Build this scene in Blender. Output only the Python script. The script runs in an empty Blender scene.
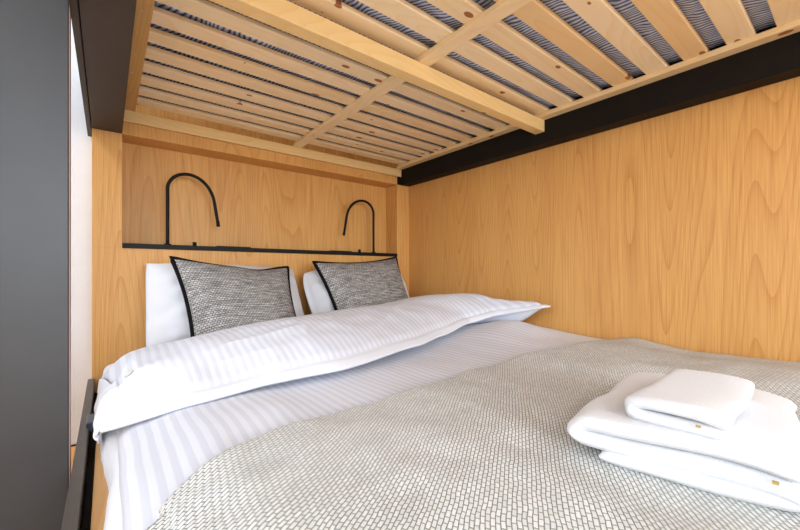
import bpy, bmesh, math, random
from mathutils import Vector, noise
random.seed(3)
C = bpy.context.scene.collection
ZC = 0.70                    # camera height; z values below are given relative to eye level
YH = 1.87                    # plane of the head wall
XL, XR = -0.046, 1.552       # ends of the head wall
FLOOR = -ZC

# ------------------------------------------------------------------ materials
def new_mat(name):
    m = bpy.data.materials.new(name); m.use_nodes = True
    nt = m.node_tree; b = nt.nodes['Principled BSDF']
    return m, nt, b
def N(nt, t, **kw):
    n = nt.nodes.new(t)
    for k, v in kw.items():
        if k in n.inputs.keys() if isinstance(k, str) else False: n.inputs[k].default_value = v
        else: setattr(n, k, v)
    return n
def L(nt, a, b): nt.links.new(a, b)
def math_n(nt, op, a, b=None, c=None):
    n = nt.nodes.new('ShaderNodeMath'); n.operation = op
    for i, v in enumerate((a, b, c)):
        if v is None: continue
        if isinstance(v, (int, float)): n.inputs[i].default_value = v
        else: nt.links.new(v, n.inputs[i])
    return n.outputs[0]
def ramp(nt, fac, stops):
    r = nt.nodes.new('ShaderNodeValToRGB')
    e = r.color_ramp.elements
    while len(e) < len(stops): e.new(0.5)
    for i, (p, c) in enumerate(stops):
        e[i].position = p; e[i].color = (*c, 1)
    nt.links.new(fac, r.inputs[0]); return r.outputs[0]
def mix(nt, fac, a, b, mode='MIX'):
    n = nt.nodes.new('ShaderNodeMix'); n.data_type = 'RGBA'; n.blend_type = mode
    for s, v in ((n.inputs[0], fac), (n.inputs[6], a), (n.inputs[7], b)):
        if isinstance(v, (int, float)): s.default_value = v
        elif isinstance(v, tuple): s.default_value = (*v, 1)
        else: nt.links.new(v, s)
    return n.outputs[2]
def bump(nt, b, h, strength=0.3, dist=0.01):
    n = nt.nodes.new('ShaderNodeBump'); n.inputs['Strength'].default_value = strength
    n.inputs['Distance'].default_value = dist
    nt.links.new(h, n.inputs['Height']); nt.links.new(n.outputs[0], b.inputs['Normal'])
def coords(nt, kind, scale, rnd=0.0):
    tc = nt.nodes.new('ShaderNodeTexCoord'); mp = nt.nodes.new('ShaderNodeMapping')
    mp.inputs['Scale'].default_value = scale
    nt.links.new(tc.outputs[kind], mp.inputs[0])
    if rnd:
        oi = nt.nodes.new('ShaderNodeObjectInfo')
        cb = nt.nodes.new('ShaderNodeCombineXYZ')
        v = math_n(nt, 'MULTIPLY', oi.outputs['Random'], rnd)
        for i in range(3): nt.links.new(v, cb.inputs[i])
        nt.links.new(cb.outputs[0], mp.inputs['Location'])
    return mp.outputs[0]

def oak(name, along='Z', light=(0.82, 0.47, 0.155), dark=(0.49, 0.185, 0.035), cont=30.0, rnd=0.0, fs=5.0):
    m, nt, b = new_mat(name)
    s = [1, 1, 1]; s['XYZ'.index(along)] = 0.085
    co = coords(nt, 'Object', tuple(s), rnd)
    n1 = N(nt, 'ShaderNodeTexNoise'); n1.inputs['Scale'].default_value = fs; n1.inputs['Detail'].default_value = 0.6
    n1.inputs['Roughness'].default_value = 0.3
    L(nt, co, n1.inputs['Vector'])
    v = math_n(nt, 'MULTIPLY', n1.outputs[0], cont)
    fr = math_n(nt, 'FRACT', v)
    # late-wood line: sharp on one side, fading on the other
    ring = math_n(nt, 'POWER', fr, 5.0)
    s2 = [260, 260, 260]; s2['XYZ'.index(along)] = 5
    n2 = N(nt, 'ShaderNodeTexNoise'); n2.inputs['Scale'].default_value = 1; n2.inputs['Detail'].default_value = 3
    L(nt, coords(nt, 'Object', tuple(s2), rnd), n2.inputs['Vector'])
    s3 = [7, 7, 7]; s3['XYZ'.index(along)] = 0.5
    n3 = N(nt, 'ShaderNodeTexNoise'); n3.inputs['Scale'].default_value = 1; n3.inputs['Detail'].default_value = 2
    L(nt, coords(nt, 'Object', tuple(s3), rnd), n3.inputs['Vector'])
    f = math_n(nt, 'ADD', math_n(nt, 'MULTIPLY', ring, 0.17), math_n(nt, 'MULTIPLY', n2.outputs[0], 0.55))
    f = math_n(nt, 'ADD', f, math_n(nt, 'MULTIPLY', n3.outputs[0], 0.26))
    col = ramp(nt, f, [(0.2, light), (0.78, dark)])
    L(nt, col, b.inputs['Base Color'])
    b.inputs['Roughness'].default_value = 0.45
    b.inputs['Specular IOR Level'].default_value = 0.35
    bump(nt, b, n2.outputs[0], 0.08, 0.001)
    return m

def pine(name, along='X', light=(0.97, 0.88, 0.68), dark=(0.92, 0.72, 0.44), rnd=37.0):
    m, nt, b = new_mat(name)
    i = 'XYZ'.index(along)
    s = [1, 1, 1]; s[i] = 0.12
    co = coords(nt, 'Object', tuple(s), rnd)
    n1 = N(nt, 'ShaderNodeTexNoise'); n1.inputs['Scale'].default_value = 7; n1.inputs['Detail'].default_value = 1
    L(nt, co, n1.inputs['Vector'])
    fr = math_n(nt, 'FRACT', math_n(nt, 'MULTIPLY', n1.outputs[0], 22))
    ring = math_n(nt, 'POWER', fr, 3.0)
    n3 = N(nt, 'ShaderNodeTexNoise'); n3.inputs['Scale'].default_value = 2.2; n3.inputs['Detail'].default_value = 2
    L(nt, co, n3.inputs['Vector'])
    f = math_n(nt, 'ADD', math_n(nt, 'MULTIPLY', ring, 0.30), math_n(nt, 'MULTIPLY', n3.outputs[0], 0.75))
    col = ramp(nt, f, [(0.25, light), (0.85, dark)])
    # each board has a tone of its own
    oi = nt.nodes.new('ShaderNodeObjectInfo')
    tone = ramp(nt, oi.outputs['Random'], [(0.0, (1.0, 0.97, 0.93)), (0.55, (0.98, 0.93, 0.85)), (0.85, (0.97, 0.89, 0.76)), (1.0, (0.90, 0.74, 0.52))])
    col = mix(nt, 1.0, col, tone, 'MULTIPLY')
    # knots
    sk = [13, 13, 13]; sk[i] = 7.0
    vo = N(nt, 'ShaderNodeTexVoronoi', voronoi_dimensions='2D'); vo.inputs['Scale'].default_value = 1
    L(nt, coords(nt, 'Object', tuple(sk), rnd), vo.inputs['Vector'])
    sep = nt.nodes.new('ShaderNodeSeparateColor'); L(nt, vo.outputs['Color'], sep.inputs[0])
    size = math_n(nt, 'MULTIPLY', math_n(nt, 'GREATER_THAN', sep.outputs[0], 0.68), math_n(nt, 'MULTIPLY', sep.outputs[1], 0.13))
    kn = math_n(nt, 'SUBTRACT', size, vo.outputs['Distance'])
    kf = ramp(nt, math_n(nt, 'MULTIPLY', kn, 22), [(0.0, (0, 0, 0)), (0.45, (1, 1, 1))])
    col = mix(nt, kf, col, (0.36, 0.13, 0.035))
    L(nt, col, b.inputs['Base Color'])
    b.inputs['Roughness'].default_value = 0.5
    return m

def plain(name, col, rough=0.5, spec=0.5, metal=0.0, noise_amt=0.06, nscale=14):
    m, nt, b = new_mat(name)
    n = N(nt, 'ShaderNodeTexNoise'); n.inputs['Scale'].default_value = nscale; n.inputs['Detail'].default_value = 4
    L(nt, coords(nt, 'Object', (1, 1, 1)), n.inputs['Vector'])
    lo = tuple(c * (1 - noise_amt) for c in col); hi = tuple(min(1, c * (1 + noise_amt)) for c in col)
    L(nt, ramp(nt, n.outputs[0], [(0.3, lo), (0.7, hi)]), b.inputs['Base Color'])
    b.inputs['Roughness'].default_value = rough; b.inputs['Specular IOR Level'].default_value = spec
    b.inputs['Metallic'].default_value = metal
    return m

def cotton(name, stripes=False, col=(0.76, 0.775, 0.82)):
    m, nt, b = new_mat(name)
    tc = nt.nodes.new('ShaderNodeUVMap')
    sx = nt.nodes.new('ShaderNodeSeparateXYZ'); L(nt, tc.outputs[0], sx.inputs[0])
    wob = N(nt, 'ShaderNodeTexNoise'); wob.inputs['Scale'].default_value = 5
    L(nt, tc.outputs[0], wob.inputs['Vector'])
    u = math_n(nt, 'ADD', sx.outputs[0], math_n(nt, 'MULTIPLY', wob.outputs[0], 0.012))
    if stripes:
        w = math_n(nt, 'SINE', math_n(nt, 'MULTIPLY', u, 2 * math.pi / 0.022))
        w = math_n(nt, 'MULTIPLY_ADD', w, 1.6, 0.5)
        w.node.use_clamp = True
        L(nt, mix(nt, w, (0.74, 0.765, 0.84), (0.635, 0.66, 0.745)), b.inputs['Base Color'])
        L(nt, math_n(nt, 'MULTIPLY_ADD', w, 0.25, 0.5), b.inputs['Roughness'])
    else:
        b.inputs['Base Color'].default_value = (*col, 1); b.inputs['Roughness'].default_value = 0.75
    b.inputs['Specular IOR Level'].default_value = 0.25
    b.inputs['Sheen Weight'].default_value = 0.15
    n = N(nt, 'ShaderNodeTexNoise'); n.inputs['Scale'].default_value = 9; n.inputs['Detail'].default_value = 5
    L(nt, tc.outputs[0], n.inputs['Vector']); bump(nt, b, n.outputs[0], 0.25, 0.006)
    return m

def weave_blanket(name):
    m, nt, b = new_mat(name)
    uv = nt.nodes.new('ShaderNodeUVMap')
    wn = N(nt, 'ShaderNodeTexNoise'); wn.inputs['Scale'].default_value = 26; wn.inputs['Detail'].default_value = 2
    L(nt, uv.outputs[0], wn.inputs['Vector'])
    ad = nt.nodes.new('ShaderNodeVectorMath'); ad.operation = 'MULTIPLY_ADD'
    L(nt, wn.outputs['Color'], ad.inputs[0]); ad.inputs[1].default_value = (0.007, 0.006, 0); L(nt, uv.outputs[0], ad.inputs[2])
    mp = nt.nodes.new('ShaderNodeMapping'); L(nt, ad.outputs[0], mp.inputs[0])
    mp.inputs['Rotation'].default_value = (0, 0, math.radians(-35))
    br = nt.nodes.new('ShaderNodeTexBrick')
    L(nt, mp.outputs[0], br.inputs['Vector'])
    for k, v in (('Scale', 1.0), ('Mortar Size', 0.0011), ('Mortar Smooth', 1.0), ('Brick Width', 0.0118), ('Row Height', 0.0062)):
        br.inputs[k].default_value = v
    br.inputs['Color1'].default_value = (0.82, 0.83, 0.81, 1); br.inputs['Color2'].default_value = (0.70, 0.71, 0.69, 1)
    br.inputs['Mortar'].default_value = (0.25, 0.255, 0.24, 1)
    L(nt, br.outputs['Color'], b.inputs['Base Color'])
    b.inputs['Roughness'].default_value = 0.9; b.inputs['Specular IOR Level'].default_value = 0.1
    inv = math_n(nt, 'SUBTRACT', 1.0, br.outputs['Fac'])
    bump(nt, b, inv, 0.7, 0.003)
    return m

def tweed(name):
    m, nt, b = new_mat(name)
    uv = nt.nodes.new('ShaderNodeUVMap')
    mp = nt.nodes.new('ShaderNodeMapping'); L(nt, uv.outputs[0], mp.inputs[0])
    ck = nt.nodes.new('ShaderNodeTexBrick'); L(nt, mp.outputs[0], ck.inputs['Vector'])
    for k, v in (('Scale', 1.0), ('Mortar Size', 0.0014), ('Mortar Smooth', 0.5), ('Brick Width', 0.012), ('Row Height', 0.0085)):
        ck.inputs[k].default_value = v
    ck.inputs['Color1'].default_value = (0.56, 0.55, 0.53, 1); ck.inputs['Color2'].default_value = (0.36, 0.35, 0.345, 1)
    ck.inputs['Mortar'].default_value = (0.10, 0.10, 0.105, 1)
    n = N(nt, 'ShaderNodeTexNoise'); n.inputs['Scale'].default_value = 1; n.inputs['Detail'].default_value = 2
    mp2 = nt.nodes.new('ShaderNodeMapping'); mp2.inputs['Scale'].default_value = (14, 110, 1)
    L(nt, uv.outputs[0], mp2.inputs[0]); L(nt, mp2.outputs[0], n.inputs['Vector'])
    v = ramp(nt, n.outputs[0], [(0.3, (0.55, 0.55, 0.55)), (0.7, (1.35, 1.33, 1.3))])
    L(nt, mix(nt, 1.0, ck.outputs[0], v, 'MULTIPLY'), b.inputs['Base Color'])
    b.inputs['Roughness'].default_value = 0.95; b.inputs['Specular IOR Level'].default_value = 0.1
    bump(nt, b, math_n(nt, 'SUBTRACT', 1.0, ck.outputs['Fac']), 0.5, 0.002)
    return m

def terry(name):
    m, nt, b = new_mat(name)
    n = N(nt, 'ShaderNodeTexNoise'); n.inputs['Scale'].default_value = 420; n.inputs['Detail'].default_value = 3
    co = coords(nt, 'Object', (1, 1, 1)); L(nt, co, n.inputs['Vector'])
    n2 = N(nt, 'ShaderNodeTexNoise'); n2.inputs['Scale'].default_value = 28; n2.inputs['Detail'].default_value = 3; L(nt, co, n2.inputs['Vector'])
    L(nt, ramp(nt, n.outputs[0], [(0.2, (0.68, 0.69, 0.72)), (0.6, (0.76, 0.775, 0.80))]), b.inputs['Base Color'])
    b.inputs['Roughness'].default_value = 1.0; b.inputs['Specular IOR Level'].default_value = 0.05
    b.inputs['Sheen Weight'].default_value = 0.4
    h = math_n(nt, 'ADD', math_n(nt, 'MULTIPLY', n.outputs[0], 0.4), n2.outputs[0])
    bump(nt, b, h, 0.45, 0.004)
    return m

def ticking(name):
    m, nt, b = new_mat(name)
    co = coords(nt, 'Object', (1, 1, 1))
    n = N(nt, 'ShaderNodeTexNoise'); n.inputs['Scale'].default_value = 6; n.inputs['Detail'].default_value = 2; L(nt, co, n.inputs['Vector'])
    sx = nt.nodes.new('ShaderNodeSeparateXYZ'); L(nt, co, sx.inputs[0])
    ph = math_n(nt, 'MULTIPLY_ADD', sx.outputs[1], 0.35, sx.outputs[0])
    ph = math_n(nt, 'MULTIPLY_ADD', n.outputs[0], 0.10, ph)
    w = math_n(nt, 'SINE', math_n(nt, 'MULTIPLY', ph, 2 * math.pi / 0.013))
    wa = math_n(nt, 'MULTIPLY_ADD', w, 0.5, 0.5)
    n2 = N(nt, 'ShaderNodeTexNoise'); n2.inputs['Scale'].default_value = 45; L(nt, co, n2.inputs['Vector'])
    f = math_n(nt, 'ADD', math_n(nt, 'MULTIPLY', wa, 0.8), math_n(nt, 'MULTIPLY', n2.outputs[0], 0.35))
    L(nt, ramp(nt, f, [(0.2, (0.06, 0.09, 0.26)), (0.5, (0.40, 0.50, 0.84)), (0.95, (0.76, 0.85, 1.0))]), b.inputs['Base Color'])
    b.inputs['Roughness'].default_value = 0.9
    bump(nt, b, wa, 0.6, 0.003)
    return m

M = dict(
    oak=oak('oak_veneer'), oak_h=oak('oak_board_lengthwise', 'Y', light=(0.66, 0.37, 0.14), dark=(0.5, 0.24, 0.08), rnd=11),
    pine=pine('pine_slat'), pine_y=pine('pine_lengthwise', 'Y'),
    batten=pine('orange_pine', 'Y', light=(0.78, 0.48, 0.18), dark=(0.62, 0.33, 0.10)),
    beam=pine('yellow_pine', 'X', light=(0.90, 0.72, 0.40), dark=(0.82, 0.58, 0.26)),
    black=plain('black_steel', (0.009, 0.007, 0.006), 0.6, 0.15),
    brown=plain('bronze_brown_board', (0.055, 0.042, 0.035), 0.55, 0.25),
    rail=plain('dark_rail', (0.085, 0.075, 0.066), 0.45, 0.4),
    panel=plain('charcoal_panel', (0.030, 0.033, 0.037), 0.4, 0.45, noise_amt=0.15, nscale=5),
    redge=plain('panel_edge', (0.26, 0.15, 0.13), 0.5),
    white=plain('white_paint', (0.83, 0.86, 0.90), 0.8, 0.3, noise_amt=0.02),
    floor=oak('floor_oak', 'Y', rnd=0),
    lamp=plain('black_lamp_metal', (0.006, 0.005, 0.005), 0.5, 0.2),
    sheet=cotton('sheet_cotton'), stripe=cotton('striped_cotton', True), hem=cotton('hem_cotton', col=(0.76, 0.785, 0.85)),
    pillow=cotton('pillow_cotton', col=(0.72, 0.73, 0.77)),
    blanket=weave_blanket('woven_blanket'), tweed=tweed('grey_tweed'),
    piping=plain('black_piping', (0.007, 0.007, 0.008), 0.85, 0.1),
    terry=terry('white_terry'), ticking=ticking('blue_grey_ticking'),
    tag=plain('pale_tag', (0.66, 0.70, 0.60), 0.7), gold=plain('care_label', (0.55, 0.38, 0.10), 0.8),
    dowel=plain('dowel_end', (0.80, 0.62, 0.36), 0.6), latch=plain('blue_grey_latch', (0.06, 0.065, 0.10), 0.4),
)

# ------------------------------------------------------------------ object helpers
def mesh_obj(name, verts, faces, mat, parent=None, origin=None, uvs=None, smooth=False, mats=None, fmat=None):
    """verts relative to eye level; origin = object location (relative too)"""
    o0 = Vector(origin) if origin is not None else Vector((0, 0, -ZC))
    me = bpy.data.meshes.new(name)
    me.from_pydata([tuple(Vector(v) - o0) for v in verts], [], faces)
    if uvs:
        ul = me.uv_layers.new(name='UVMap')
        for p in me.polygons:
            for li in p.loop_indices: ul.data[li].uv = uvs[me.loops[li].vertex_index]
    for m in (mats or [mat]): me.materials.append(m)
    if fmat:
        for p, k in zip(me.polygons, fmat): p.material_index = k
    if smooth:
        for p in me.polygons: p.use_smooth = True
    bm = bmesh.new(); bm.from_mesh(me)
    bmesh.ops.recalc_face_normals(bm, faces=bm.faces); bm.to_mesh(me); bm.free()
    o = bpy.data.objects.new(name, me); C.objects.link(o)
    w = o0 + Vector((0, 0, ZC))
    if parent is not None:
        o.parent = parent; o.location = w - parent.location
    else: o.location = w
    return o
def tag(o, label=None, cat=None, group=None, kind=None):
    if label: o['label'] = label
    if cat: o['category'] = cat
    if group: o['group'] = group
    if kind: o['kind'] = kind
    return o
def empty(name, loc):
    o = bpy.data.objects.new(name, None); C.objects.link(o); o.empty_display_size = 0.05
    o.location = Vector(loc) + Vector((0, 0, ZC)); return o
def box_vf(boxes):
    vs, fs = [], []
    for (x0, x1, y0, y1, z0, z1) in boxes:
        k = len(vs)
        vs += [(x, y, z) for x in (x0, x1) for y in (y0, y1) for z in (z0, z1)]
        fs += [[k + i for i in f] for f in ((0, 1, 3, 2), (4, 6, 7, 5), (0, 4, 5, 1), (2, 3, 7, 6), (0, 2, 6, 4), (1, 5, 7, 3))]
    return vs, fs
def box(name, boxes, mat, parent=None, bev=0.0015, origin=None):
    if not isinstance(boxes, list): boxes = [boxes]
    vs, fs = box_vf(boxes)
    if origin is None:
        b0 = boxes[0]; origin = ((b0[0] + b0[1]) / 2, (b0[2] + b0[3]) / 2, b0[4])
    o = mesh_obj(name, vs, fs, mat, parent, origin)
    if bev:
        md = o.modifiers.new('bevel', 'BEVEL'); md.width = bev; md.segments = 2; md.limit_method = 'ANGLE'
    return o
def tube(name, pts, r, mat, parent=None, origin=None, seg=12, closed=False, cap=True):
    P = [Vector(p) for p in pts]; n = len(P); vs = []; fs = []
    rr = r if isinstance(r, list) else [r] * n
    ref = None
    for i, p in enumerate(P):
        if closed: t = (P[(i + 1) % n] - P[i - 1]).normalized()
        else: t = (P[min(i + 1, n - 1)] - P[max(i - 1, 0)]).normalized()
        if ref is None:
            ref = t.orthogonal().normalized()
        ref = (ref - t * ref.dot(t)).normalized()
        b = t.cross(ref)
        for k in range(seg):
            a = 2 * math.pi * k / seg
            vs.append(p + (ref * math.cos(a) + b * math.sin(a)) * rr[i])
    for i in range(n if closed else n - 1):
        j = (i + 1) % n
        for k in range(seg):
            l = (k + 1) % seg
            fs.append([i * seg + k, i * seg + l, j * seg + l, j * seg + k])
    if cap and not closed:
        fs.append(list(range(seg))[::-1]); fs.append([(n - 1) * seg + k for k in range(seg)])
    return mesh_obj(name, vs, fs, mat, parent, origin or tuple(P[0]), smooth=True)
def grid(name, nu, nv, f, mat, parent=None, origin=None, uvf=None, thick=0.0, off=-1, mats=None, fm=None):
    vs, uvs = [], []
    for j in range(nv + 1):
        for i in range(nu + 1):
            s, t = i / nu, j / nv
            p = Vector(f(s, t)); vs.append(p)
            uvs.append(uvf(s, t, p) if uvf else (p.x, p.y))
    fs = [[j * (nu + 1) + i, j * (nu + 1) + i + 1, (j + 1) * (nu + 1) + i + 1, (j + 1) * (nu + 1) + i] for j in range(nv) for i in range(nu)]
    fmat = [fm((i + .5) / nu, (j + .5) / nv) for j in range(nv) for i in range(nu)] if fm else None
    o0 = Vector(origin) if origin is not None else vs[0]
    me = bpy.data.meshes.new(name)
    me.from_pydata([tuple(v - o0) for v in vs], [], fs)
    ul = me.uv_layers.new(name='UVMap')
    for p in me.polygons:
        p.use_smooth = True
        for li in p.loop_indices: ul.data[li].uv = uvs[me.loops[li].vertex_index]
    for m in (mats or [mat]): me.materials.append(m)
    if fmat:
        for p, k in zip(me.polygons, fmat): p.material_index = k
    o = bpy.data.objects.new(name, me); C.objects.link(o)
    w = o0 + Vector((0, 0, ZC))
    if parent is not None: o.parent = parent; o.location = w - parent.location
    else: o.location = w
    if thick:
        md = o.modifiers.new('thickness', 'SOLIDIFY'); md.thickness = thick; md.offset = off
    return o
def nz(x, y, z=0.0, s=1.0): return noise.noise(Vector((x * s, y * s, z)))
def sm(a, b, x):
    t = max(0.0, min(1.0, (x - a) / (b - a))); return t * t * (3 - 2 * t)
def lerp(tab, x):
    if x <= tab[0][0]: return tab[0][1]
    for (a, va), (b, vb) in zip(tab, tab[1:]):
        if x <= b:
            t = (x - a) / (b - a); t = t * t * (3 - 2 * t) * 0.5 + t * 0.5
            return va + (vb - va) * t
    return tab[-1][1]

# ------------------------------------------------------------------ the setting
def struct(o): o['kind'] = 'structure'; return o
struct(box('floor', (-1.9, 1.65, -5.2, 2.1, FLOOR - 0.05, FLOOR), M['floor'], bev=0))
struct(box('ceiling', (-1.9, 1.65, -5.2, 2.1, 1.75, 1.80), M['white'], bev=0))
struct(box('wall_right', (XR, XR + 0.06, -1.1, 2.1, FLOOR, 1.75), M['oak'], bev=0, origin=(XR, 0, 0)))
struct(box('wall_left', (-1.9, -1.8, -5.2, 2.1, FLOOR, 1.75), M['white'], bev=0))
struct(box('wall_back', [
    (XL, XR, YH, YH + 0.012, FLOOR, 0.097),                    # panel below the ledge
    (XL, 0.048, YH, YH + 0.122, 0.097, 0.558),                 # left pillar
    (1.453, XR, YH, YH + 0.122, 0.097, 0.558),                 # right pillar
    (0.048, 1.453, YH, YH + 0.122, 0.558, 0.608),              # header
    (0.048, 1.453, YH + 0.12, YH + 0.135, 0.097, 0.558),       # back of the niche
    (XL, XR, YH + 0.012, YH + 0.122, FLOOR, 0.090),
    (XL, XR, YH + 0.122, YH + 0.16, 0.56, 1.75),
], M['oak'], bev=0.0008, origin=(0.7, YH, 0)))
struct(box('wall_front_side', (-1.8, XL - 0.001, YH + 0.122, YH + 0.20, FLOOR, 1.75), M['white'], bev=0)).name = 'wall_passage'
struct(box('dark_gap_passage', (-1.8, -0.08, YH + 0.112, YH + 0.1215, FLOOR, FLOOR + 0.004), M['black'], bev=0))  # thin black strip stands in for the dark gap at the wall foot

# ------------------------------------------------------------------ upper bunk
ub = empty('upper_bunk', (0.75, 0.9, 0.558))
tag(ub, 'upper bunk base of pale pine slats held between dark side beams', 'bunk bed')
box('side_beam', [(XL, 0.048, -0.45, YH, 0.558, 0.74), (XL - 0.016, XL - 0.002, -0.45, YH + 0.115, 0.556, 0.80)], M['brown'], ub)['label'] = 'wide dark brown side beam'
box('side_beam', [(1.482, XR - 0.001, -0.45, YH - 0.001, 0.558, 0.76), (1.454, 1.4815, YH - 0.009, YH - 0.0005, 0.559, 0.608)], M['black'], ub)['label'] = 'black side beam against the wooden wall'
box('end_rail', (0.05, 1.4815, YH - 0.010, YH + 0.05, 0.609, 0.655), M['beam'], ub)
box('side_batten', (0.049, 0.091, -0.4, YH - 0.0105, 0.655, 0.673), M['batten'], ub)['label'] = 'orange-brown pine batten with dowel ends'
box('side_batten', (1.441, 1.4815, -0.4, YH - 0.0105, 0.655, 0.673), M['pine_y'], ub)
box('centre_rail', (0.762, 0.806, -0.4, YH - 0.0105, 0.655, 0.673), M['pine_y'], ub)
box('cross_beam', (0.049, 1.4815, 0.869, 0.914, 0.605, 0.6548), M['beam'], ub, bev=0.002)
# dowel ends in the left batten
for i, (y, x) in enumerate([(0.93, .066), (1.02, .064), (1.13, .067), (1.24, .063), (1.37, .066), (1.5, .064), (1.65, .066)]):
    pts = [(x, y, 0.6543), (x, y, 0.657)]
    tube('dowel', pts, 0.0035, M['dowel'], ub, seg=10)
ys = [-0.345 + 0.1045 * i for i in range(22)]
ys = [y for y in ys if y < YH - 0.03]
shift = 0.1465 - 0.1045 * round((0.1465) / 0.1045)
s0 = None; k = 0
centers = []
g = 0.180 + 0.1052 * -5            # gap centres step outwards from the nearest visible gap
while g < YH + 0.02:
    c = g + 0.0526
    if c < YH - 0.042: centers.append(c)
    g += 0.1052 if g < 0.7 else 0.1040
for c in centers:
    if s0 is None:
        s0 = box('slat', (0.053, 1.479, -0.0315, 0.0315, 0.6732, 0.688), M['pine'], ub, bev=0.003, origin=(0.75, 0, 0.6732))
        s0.location.y = c - ub.location.y
    else:
        s = s0.copy(); C.objects.link(s); s.parent = ub; s.location.y = c - ub.location.y
def upm(s, t):
    x = 0.052 + s * 1.427; y = -0.40 + t * (YH + 0.39)
    return (x, y, 0.697 - 0.004 * nz(x, y, 3, 9) - 0.003 * nz(x, y, 5, 30))
um = empty('mattress', (0.75, 0.9, 0.70)); um.name = 'upper_mattress'
tag(um, 'blue-grey striped mattress showing through the slats overhead', 'mattress')
grid('mattress_underside', 260, 300, upm, M['ticking'], um, thick=0.006, off=1)
box('mattress_core', (0.056, 1.476, -0.395, YH - 0.012, 0.7085, 0.82), M['ticking'], um, bev=0.02)

# ------------------------------------------------------------------ ledge, lamps
led = box('shelf_ledge', (0.0485, 1.4525, YH - 0.004, YH + 0.1195, 0.0972, 0.1175), M['lamp'], bev=0.001)
tag(led, 'long thin black ledge along the bottom of the wooden niche', 'shelf')
def lamp(xp, sgn, label):
    y = YH + 0.045
    r = empty('reading_lamp', (xp, y, 0.1175)); tag(r, label, 'lamp', 'reading lamps in the niche')
    zp = 0.442 if sgn > 0 else 0.434
    pts = [(xp, y, 0.118 + (zp - 0.075 - 0.118) * i / 10) for i in range(10)]
    for i in range(0, 13):
        a = math.pi - math.pi / 2 * i / 12
        pts.append((xp + sgn * (0.078 + math.cos(a) * 0.078), y, zp - 0.075 + math.sin(a) * 0.075))
    for i in range(1, 15):
        a = math.pi / 2 * (1 - 0.84 * i / 14)
        pts.append((xp + sgn * (0.078 + math.cos(a) * (0.110 if sgn > 0 else 0.124)), y - 0.012 * i / 14, zp - 0.145 + math.sin(a) * 0.145))
    ex, ez = pts[-1][0], pts[-1][2]; n = 8
    for i in range(1, n + 1):
        pts.append((ex + sgn * 0.0022 * i, y - 0.012, ez + (0.222 - ez) * i / n))
    tube('gooseneck', pts, 0.0072, M['lamp'], r, origin=(xp, y, 0.118))
    e = pts[-1]; e2 = pts[-2]
    tube('lamp_head', [e2, e, (e[0] * 1 + (e[0] - e2[0]) * .4, e[1], e[2] - 0.008)], 0.0080, M['lamp'], r)
    tube('base', [(xp, y, 0.1175), (xp, y, 0.123), (xp, y, 0.125)], [0.014, 0.014, 0.010], M['lamp'], r, seg=20)
lamp(0.209, 1, 'black curved gooseneck reading lamp at the left end of the niche')
lamp(1.302, -1, 'black curved gooseneck reading lamp at the right end of the niche')
for x, lab in ((0.312, 'small black switch knob on the ledge beside the left lamp'), (1.19, 'small black switch knob on the ledge beside the right lamp')):
    o = tube('switch_knob', [(x, YH + 0.03, 0.1176), (x, YH + 0.03, 0.134), (x, YH + 0.03, 0.136)], [0.0085, 0.0085, 0.006], M['lamp'], seg=16)
    tag(o, lab, 'switch', 'switch knobs on the ledge')
for x0, x1, lab in ((0.40, 0.55, 'low flat black socket cover on the ledge, left half'), (0.985, 1.12, 'low flat black socket cover on the ledge, right half')):
    o = box('socket_cover', (x0, x1, YH + 0.0, YH + 0.06, 0.1176, 0.1215), M['lamp'], bev=0.001)
    tag(o, lab, 'socket cover', 'socket covers on the ledge')

# ------------------------------------------------------------------ lower bed frame
bf = empty('bed_frame', (0.75, 0.9, FLOOR))
tag(bf, 'built-in lower bed frame with oak side board and dark rail', 'bed')
box('side_board', (-0.022, 0.016, -0.45, YH - 0.001, FLOOR, -0.435), M['oak_h'], bf)
box('side_rail', [(-0.058, -0.038, -0.45, YH - 0.003, -0.56, -0.413)], M['rail'], bf)
box('rail_channel', [(-0.0378, -0.0222, -0.45, YH - 0.003, -0.56, -0.47)], M['black'], bf)
box('bed_base', (0.0165, XR - 0.002, -0.45, YH - 0.001, FLOOR, -0.50), M['oak_h'], bf)
box('latch', (-0.044, -0.026, 1.28, 1.36, -0.425, -0.399), M['latch'], bf, bev=0.004)['label'] = 'small blue-grey metal latch'
# ------------------------------------------------------------------ mattress with sheet
def edge_x(y):   # wavy left edge of the tucked sheet
    return lerp([(-0.4, -0.012), (0.45, -0.012), (0.62, -0.008), (0.92, 0.008), (1.1, -0.004), (1.3, -0.014), (1.87, -0.012)], y) + 0.002 * nz(0, y, 1, 14)
def matt(s, t):
    y = -0.43 + t * (YH - 0.004 + 0.43)
    # s walks up the left side and across the top
    if s < 0.18:
        a = s / 0.18; z = -0.495 + 0.10 * a; x = edge_x(y) + 0.006 * math.sin(a * 3.1) * -1
        x += 0.004 * nz(z * 3, y, 2, 18)
    elif s < 0.30:
        a = (s - 0.18) / 0.12 * math.pi / 2
        x = edge_x(y) + 0.035 * (1 - math.cos(a)); z = -0.395 + 0.032 * math.sin(a)
    else:
        a = (s - 0.30) / 0.70; x = edge_x(y) + 0.035 + a * (XR - 0.006 - edge_x(y) - 0.035); z = -0.363
    return (x, y, z)
mt = grid('mattress', 60, 160, matt, M['sheet'], thick=0.01, origin=(0.75, 0.9, -0.495))
mt.name = 'lower_mattress'
tag(mt, 'lower mattress in a plain white sheet, tucked beside the dark rail', 'mattress')
box('mattress_core', (0.03, XR - 0.012, -0.42, YH - 0.01, -0.4995, -0.376), M['sheet'], mt, bev=0.0)

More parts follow.
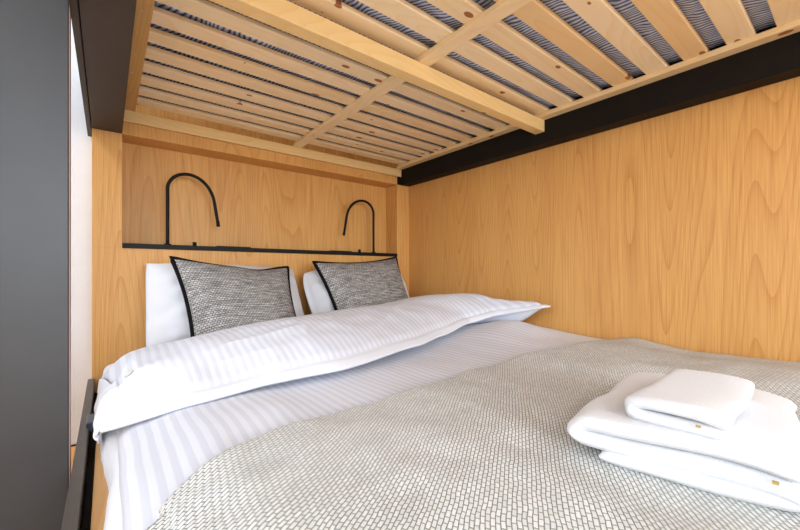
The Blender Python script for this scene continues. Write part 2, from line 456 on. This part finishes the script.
# ------------------------------------------------------------------ duvet
def Dz(x, y):
    z = -0.302
    z += 0.045 * sm(0.85, 1.35, x) - 0.008 * sm(1.38, 1.53, x)
    z += -0.035 * (1 - sm(0.0, 0.16, x))
    z += 0.042 * math.exp(-((x - 1.38) / 0.18) ** 2 - ((y - 0.96) / 0.16) ** 2)
    z -= 0.020 * sm(1.30, 1.5, x) * (1 - sm(0.35, 0.62, y))
    z += 0.006 * nz(x, y, 0, 4) + 0.003 * nz(x, y * 0.5, 7, 12)
    z += 0.012 * math.exp(-((x - 0.25) / 0.12) ** 2 - ((y - 0.8) / 0.1) ** 2)
    return z
def duv(s, t):
    y = -0.43 + t * 1.75
    x0 = 0.017 + 0.005 * nz(0, y, 4, 7); x = x0 + s * (1.537 - x0)
    z = Dz(x, y)
    e = min(s / 0.02, 1.0); z -= 0.020 * (1 - e) ** 2
    return (x, y, z)
du = empty('duvet', (0.75, 0.6, -0.36))
tag(du, 'white duvet with tone-on-tone stripes, its top folded back over the pillows', 'duvet')
grid('duvet_body', 240, 280, duv, M['stripe'], du, thick=0.022)
# folded-back top
FY = [(0.0, .972), (.11, .93), (.22, .95), (.36, .925), (.6, 1.0), (.72, 1.05), (.86, 1.09), (.93, 1.03), (1.0, .835)]
FZ = [(0.0, -.325), (.11, -.292), (.36, -.275), (.6, -.262), (.72, -.25), (.86, -.222), (.93, -.190), (1.0, -.142)]
RY = [(0.0, 1.30), (.2, 1.37), (.5, 1.40), (.8, 1.40), (.93, 1.36), (1.0, 1.22)]
RZ = [(0.0, -.245), (.07, -.222), (.35, -.178), (.65, -.152), (.85, -.120), (.94, -.120), (1.0, -.135)]
def fold(s, t):
    yf, zf, yr, zr = lerp(FY, s), lerp(FZ, s), lerp(RY, s), lerp(RZ, s)
    x = -0.012 + s * 1.48
    if t <= 0.8:
        a = t / 0.8
        y = yf + (yr - yf) * a
        z = zf + (zr - zf) * math.sin(a * math.pi / 2) ** 0.85
        x += 0.034 * max(0, 1 - s * 5) ** 2 * math.sin(min(1, a * 1.25) * math.pi)
        # puff and wrinkles
        w = math.sin(a * math.pi)
        z += 0.018 * w + 0.010 * w * nz(x + 0.6 * y, y * 0.7, 1, 5) + 0.005 * w * nz(x * 0.4 + y, x, 9, 13)
        z += w * (0.018 * math.exp(-s * 3) + 0.004) * (0.35 - abs(nz(x * 1.2 - y * 1.6, x * 0.8 + y * 0.4, 17, 6))) * 1.6
        # piping-like dip along the hem seam
        z -= 0.006 * math.exp(-((a - 0.095) / 0.025) ** 2)
    else:
        a = (t - 0.8) / 0.2
        y = yr + 0.09 * math.sin(a * math.pi / 2); z = zr - (zr + 0.345) * (1 - math.cos(a * math.pi / 2))
    e = 1 - min(s / 0.045, 1.0); z -= 0.045 * e * e * sm(0.15, 0.5, t)
    e = 1 - min((1 - s) / 0.05, 1.0); z -= 0.05 * e * e * sm(0.15, 0.5, t)
    return (x, y, z)
grid('folded_top', 220, 130, fold, M['stripe'], du, thick=0.008, mats=[M['stripe'], M['hem']],
     fm=lambda s, t: 1 if t < 0.075 else 0)
# underside of the fold, so that it has a body
def foldu(s, t):
    yf, zf, yr = lerp(FY, s), lerp(FZ, s), lerp(RY, s)
    x = -0.008 + s * 1.47
    y = yf + 0.006 + (yr - yf) * t
    zt = Dz(max(x, 0.02), y) + 0.004
    return (x, y, zf - 0.004 + (zt - zf + 0.004) * sm(0, 0.4, t))
grid('fold_underside', 120, 30, foldu, M['hem'], du, thick=0.002)
# side gather at the left end
def gather(s, t):
    t8 = 0.01 + t * 0.79; dr = 0.15 + 0.85 * sm(0.0, 0.45, t)
    p = fold(0.0, t8); y = p[1]
    xo = -0.014 + 0.006 * nz(y, 0, 3, 22)
    if s < 0.4:
        a = s / 0.4
        x = p[0] + (xo - p[0]) * a; z = p[2] - 0.004 - 0.035 * dr * a ** 2
    else:
        a = (s - 0.4) / 0.6
        x = xo - 0.004 * math.sin(a * math.pi); z0 = p[2] - 0.004 - 0.035 * dr; z = z0 - (z0 + 0.40) * a * dr
        x += 0.004 * nz(y, z, 8, 30)
    return (x, y, z + 0.004 * nz(y, x * 4, 4, 40))
grid('side_gather', 30, 60, gather, M['sheet'], du, thick=0.003)['label'] = 'crumpled white side of the duvet'
tq = [fold(0.018 + 0.007 * math.cos(a), 0.36 + 0.030 * math.sin(a)) for a in [i * math.pi / 8 for i in range(16)]]
tg = mesh_obj('care_tag', [(p[0], p[1], p[2] + 0.002) for p in tq], [list(range(16))], M['tag'], du, origin=tq[0])
md = tg.modifiers.new('t', 'SOLIDIFY'); md.thickness = 0.002
tg['label'] = 'small pale green tag'

# ------------------------------------------------------------------ blanket
BE = [(0.04, .600), (.12, .640), (.236, .680), (.4, .692), (.572, .70), (.848, .72), (1.01, .70), (1.226, .625), (1.4, .605), (1.48, .60), (1.54, .58)]
def Bz(x, y):
    z = Dz(max(x, 0.03), y) + 0.017
    z += 0.010 * math.exp(-((x - 1.05 - (0.7 - y) * 0.2) / 0.10) ** 2) * sm(0.2, 0.5, y)
    z -= 0.013 * sm(0.48, 0.60, x) * (1 - sm(1.06, 1.2, x)) * sm(-0.05, 0.06, y) * (1 - sm(0.33, 0.44, y))   # pressed down under the towels
    z += 0.007 * nz(x, y, 21, 4) + 0.003 * nz(x, y, 31, 14)
    return z
def blan(s, t):
    x0 = 0.055 ; x = x0 + s * (1.540 - x0)
    ye = lerp(BE, x) + 0.004 * nz(x, 0, 5, 12)
    y = ye - (1 - t) * (ye + 0.43)
    z = Bz(x, y)
    e = 1 - min((ye - y) / 0.018, 1.0); z -= 0.009 * e * e
    e = 1 - min(s / 0.012, 1.0); z -= 0.010 * e * e
    z += 0.02 * sm(0.93, 1.0, s) * (1 - sm(.5, .62, y)) * 0.3
    return (x, y, z)
bl = empty('blanket', (0.75, 0.3, -0.30))
tag(bl, 'thick light grey woven blanket spread over the foot of the bed', 'blanket')
grid('blanket_body', 300, 240, blan, M['blanket'], bl, thick=0.012, uvf=lambda s, t, p: (p.x + 0.03 * nz(p.x, p.y, 2, 3), p.y))
def blan2(s, t):
    # lower layer of the blanket slipping over the left edge of the bed
    x = 0.13 - s * 0.122
    ye = 0.585 - 0.7 * (0.075 - x) * (1 if x < 0.075 else 0)
    y = ye - (1 - t) * 0.98
    z = Dz(max(x, 0.03), y) + 0.007 - 0.012 * sm(0.85, 1.0, s) ** 2 + 0.0015 * nz(x, y, 2, 20)
    return (x, y, z)
grid('blanket_corner', 30, 160, blan2, M['blanket'], bl, thick=0.005, off=-1, uvf=lambda s, t, p: (p.x, p.y))

# ------------------------------------------------------------------ pillows and cushions
def pillow(name, cn, depth, mat, parent=None, inset=0.05, n=44, nvec=None, pipe=None, ears=0.0, wr=0.004, seed=0, origin=None, rc=0.0, dip=0.0):
    TL, TR, BR, BL = [Vector(c) for c in cn]
    nrm = ((TR - TL).cross(BL - TL)).normalized()
    if nrm.y > 0: nrm = -nrm          # front looks to the foot of the bed
    dipv = Vector((0, 0, -dip)); W = (TR - TL).length; H = (BL - TL).length
    def pos(u, v):                     # u,v in -1..1
        a, b = (u + 1) / 2, (v + 1) / 2
        cu = u * (1 - inset * (1 - v * v) ) ; cv = v * (1 - inset * 1.2 * (1 - u * u))
        k = 1 - rc * (u * u * v * v) ** 1.5; cu *= k; cv *= k
        a, b = (cu + 1) / 2, (cv + 1) / 2
        return (TL * (1 - a) * (1 - b) + TR * a * (1 - b) + BR * a * b + BL * (1 - a) * b) + dipv * math.exp(-((u - 0.4) / 0.3) ** 2) * (1 - b) ** 2
    def thick(u, v):
        return depth / 2 * ((1 - u ** 4) ** 0.6) * ((1 - v ** 4) ** 0.6) * (1 - 0.25 * (u * u + v * v) / 2)
    vs, fs, uv = [], [], []
    for side in (1, -1):
        k = len(vs)
        for j in range(n + 1):
            for i in range(n + 1):
                u, v = -1 + 2 * i / n, -1 + 2 * j / n
                th = thick(u, v)
                w = wr * (1 - max(abs(u), abs(v)) ** 6) * (nz(u * 1.5 + seed, v * 1.5, side, 1.4) + 0.5 * nz(u * 3, v * 3 + seed, side, 1.6))
                vs.append(pos(u, v) + nrm * side * (th + w * (1 if th > 0 else 0)))
                uv.append(((u + 1) / 2 * W + 0.004 * nz(u, v, 0, 2), (v + 1) / 2 * H + 0.006 * nz(u, v, 6, 2)))
        for j in range(n):
            for i in range(n):
                a = k + j * (n + 1) + i
                f = [a, a + 1, a + n + 2, a + n + 1]
                fs.append(f if side < 0 else f[::-1])
    o = mesh_obj(name, vs, fs, mat, parent, origin or tuple((BL + BR) / 2), uvs=uv, smooth=True)
    bm = bmesh.new(); bm.from_mesh(o.data); bmesh.ops.remove_doubles(bm, verts=bm.verts, dist=1e-5)
    bm.to_mesh(o.data); bm.free()
    if pipe:
        ring = []
        m = 30
        for u, v, du_, dv in ((-1, -1, 1, 0), (1, -1, 0, 1), (1, 1, -1, 0), (-1, 1, 0, -1)):
            for i in range(m):
                ring.append(pos(u + du_ * 2 * i / m, v + dv * 2 * i / m))
        tube('piping', ring, pipe, M['piping'], o, origin=tuple(ring[0]), closed=True, seg=8).location = \
            Vector(ring[0]) + Vector((0, 0, ZC)) - o.location
    return o
p1 = pillow('pillow', [(0.112, 1.79, 0.042), (0.742, 1.80, 0.020), (0.745, 1.60, -0.325), (0.100, 1.60, -0.325)], 0.19, M['pillow'], seed=1, wr=0.030, inset=0.03, rc=0.04)
tag(p1, 'plain white pillow behind the left grey cushion', 'pillow', 'white pillows against the headboard')
p2 = pillow('pillow', [(0.755, 1.79, 0.010), (1.40, 1.80, 0.03), (1.40, 1.60, -0.325), (0.790, 1.60, -0.325)], 0.22, M['pillow'], seed=5, wr=0.030, inset=0.0, rc=0.10)
tag(p2, 'plain white pillow behind the right grey cushion', 'pillow', 'white pillows against the headboard')
c1 = pillow('cushion', [(0.192, 1.655, 0.055), (0.668, 1.70, 0.022), (0.66, 1.47, -0.335), (0.235, 1.43, -0.335)], 0.15, M['tweed'], pipe=0.0085, seed=2, inset=0.10, dip=0.012)
tag(c1, 'grey tweed cushion with black piping, the left of two', 'cushion', 'grey tweed cushions')
c2 = pillow('cushion', [(0.80, 1.70, 0.048), (1.385, 1.795, 0.088), (1.335, 1.50, -0.335), (0.838, 1.45, -0.335)], 0.15, M['tweed'], pipe=0.0085, seed=8, inset=0.09)
tag(c2, 'grey tweed cushion with black piping, the right of two', 'cushion', 'grey tweed cushions')

# ------------------------------------------------------------------ towels
def towel(name, label, P0, P1, depth, path, th, sd, vs_=1.0):
    """folded towel: ribbon following path (along, up), swept sideways by depth.
    P0 -> P1 is the front edge on the surface; sweep direction is to its far side."""
    P0, P1 = Vector(P0), Vector(P1)
    al = (P1 - P0); Ln = al.length; al.normalize()
    sd = Vector((*sd, 0)).normalized(); mx = max(a for a, b in path)
    path = [(a / mx * Ln, b * vs_) for a, b in path]
    # resample path as smooth curve
    pts = []
    n = len(path)
    def cr(p0, p1, p2, p3, t):
        return 0.5 * ((2 * p1) + (-p0 + p2) * t + (2 * p0 - 5 * p1 + 4 * p2 - p3) * t * t + (-p0 + 3 * p1 - 3 * p2 + p3) * t ** 3)
    PV = [Vector((a, b)) for a, b in path]
    for i in range(n - 1):
        for k in range(6):
            pts.append(cr(PV[max(i - 1, 0)], PV[i], PV[i + 1], PV[min(i + 2, n - 1)], k / 6))
    pts.append(PV[-1])
    m = len(pts)
    def outline(scale):
        out = []
        up_, dn = [], []
        for i in range(m):
            t = (pts[min(i + 1, m - 1)] - pts[max(i - 1, 0)]).normalized(); nn = Vector((-t.y, t.x))
            e = min(i, m - 1 - i) / 3.0; e = math.sqrt(max(0, 1 - (1 - min(e, 1)) ** 2)) * 0.6 + 0.4
            up_.append(pts[i] + nn * th / 2 * e * scale); dn.append(pts[i] - nn * th / 2 * e * scale)
        return up_ + dn[::-1]
    ND = 34
    rings = []
    for j in range(ND + 1):
        q = j / ND
        d = q * depth
        e = min(d, depth - d) / (th * 0.55)
        sc = math.sqrt(max(0.0, 1 - (1 - min(e, 1)) ** 2)) * 0.9 + 0.1
        rings.append((d, sc))
    vs, fs = [], []
    for (d, sc) in rings:
        for p in outline(sc):
            w = P0 + al * p.x * 1.0 + sd * d
            w.z = P0.z + (P1.z - P0.z) * p.x / Ln + p.y
            w += al * 0.010 * nz(d, p.y * 3, 3, 11)
            w += sd * (0.010 * nz(p.x, p.y * 6, 1, 9)) + Vector((0, 0, 0.008 * nz(w.x, w.y, 2, 7) * sm(0.01, 0.04, p.y)))
            vs.append(w)
    k = 2 * m
    for j in range(ND):
        for i in range(k):
            l = (i + 1) % k
            fs.append([j * k + i, j * k + l, (j + 1) * k + l, (j + 1) * k + i])
    for j in (0, ND):
        for i in range(m - 1):
            fs.append([j * k + i, j * k + i + 1, j * k + k - 2 - i, j * k + k - 1 - i])
    t = empty(name, P0); tag(t, label, 'towel')
    b = mesh_obj('towel_body', vs, fs, M['terry'], t, tuple(P0), smooth=True)
    md = b.modifiers.new('sub', 'SUBSURF'); md.levels = 1; md.render_levels = 1
    return t, al, sd
T0, T1 = (0.575, 0.295), (0.655, 0.045)
b0, b1 = Bz(*T0) + 0.004, Bz(*T1) + 0.004
big, al, sd = towel('bath_towel', 'large white folded bath towel lying on the grey blanket', (*T0, b0), (*T1, b1), 0.395,
    [(0.335, 0.052), (0.27, 0.062), (0.16, 0.066), (0.06, 0.064), (0.018, 0.060), (0.002, 0.047), (0.012, 0.034), (0.05, 0.033), (0.16, 0.033), (0.27, 0.030),
     (0.315, 0.024), (0.318, 0.014), (0.27, 0.009), (0.16, 0.009), (0.045, 0.011)], 0.0245, (1, 0.11), 0.80)
zb = Bz(*T0) + 0.004 + 0.062
small, al2, sd2 = towel('hand_towel', 'small white folded hand towel on top of the bath towel', (0.628, 0.236, zb), (0.640, 0.118, zb - 0.001), 0.265,
    [(0.165, 0.026), (0.12, 0.034), (0.06, 0.036), (0.015, 0.033), (0.002, 0.022), (0.012, 0.011), (0.06, 0.0085), (0.12, 0.0085), (0.16, 0.008)], 0.019, (1, 0.03), 0.8)
box('care_label', (0.645, 0.650, 0.069, 0.075, b1 + 0.034, b1 + 0.037), M['gold'], big, bev=0)
box('care_label', (0.633, 0.637, 0.143, 0.148, zb + 0.014, zb + 0.0165), M['gold'], small, bev=0)

# ------------------------------------------------------------------ dark panel at the left
pn = empty('upright_panel', (-0.35, 1.075, FLOOR))
tag(pn, 'tall dark charcoal upright panel at the far left, beside the bed', 'panel')
box('panel_board', (-0.62, -0.0640, 1.06, 1.09, FLOOR, 1.74), M['panel'], pn, bev=0.002)
box('edge_strip', (-0.0639, -0.0622, 1.061, 1.089, FLOOR, 1.74), M['redge'], pn, bev=0)['label'] = 'thin reddish-brown edge strip'

# ------------------------------------------------------------------ light
def area(name, loc, rot, sx, sy, power, col):
    l = bpy.data.lights.new(name, 'AREA'); l.shape = 'RECTANGLE'; l.size = sx; l.size_y = sy; l.energy = power; l.color = col
    o = bpy.data.objects.new(name, l); C.objects.link(o); o.location = loc; o.rotation_euler = [math.radians(a) for a in rot]
    return o
area('window_daylight', (-0.1, -4.4, 1.45), (86, 0, -4), 3.2, 1.8, 88, (0.88, 0.94, 1.0))
area('side_fill_light', (-1.75, -0.6, 1.35), (80, 0, -90), 2.6, 1.3, 33, (0.88, 0.94, 1.0))  # unseen fill added on the left to brighten the bed and slats
area('passage_fill_light', (-0.9, 1.2, 2.30), (20, 0, 0), 0.5, 0.9, 15, (0.90, 0.95, 1.0))  # added light without a fitting, brightens the white passage wall
w = bpy.data.worlds.new('World'); bpy.context.scene.world = w; w.use_nodes = True
bg = w.node_tree.nodes['Background']; bg.inputs[0].default_value = (0.86, 0.93, 1.0, 1); bg.inputs[1].default_value = 1.7

# ------------------------------------------------------------------ camera
cd = bpy.data.cameras.new('camera'); cam = bpy.data.objects.new('camera', cd); C.objects.link(cam)
cam.location = (0, 0, ZC); cam.rotation_euler = (math.radians(90), 0, math.radians(-38.3))
cd.sensor_width = 36; cd.lens = 371 / 800 * 36; cd.shift_y = 7 / 800; cd.clip_start = 0.01
sc = bpy.context.scene; sc.camera = cam
sc.view_settings.view_transform = 'Standard'; sc.view_settings.look = 'None'
sc.view_settings.exposure = 0.60; sc.view_settings.gamma = 1
sc.view_settings.use_curve_mapping = False
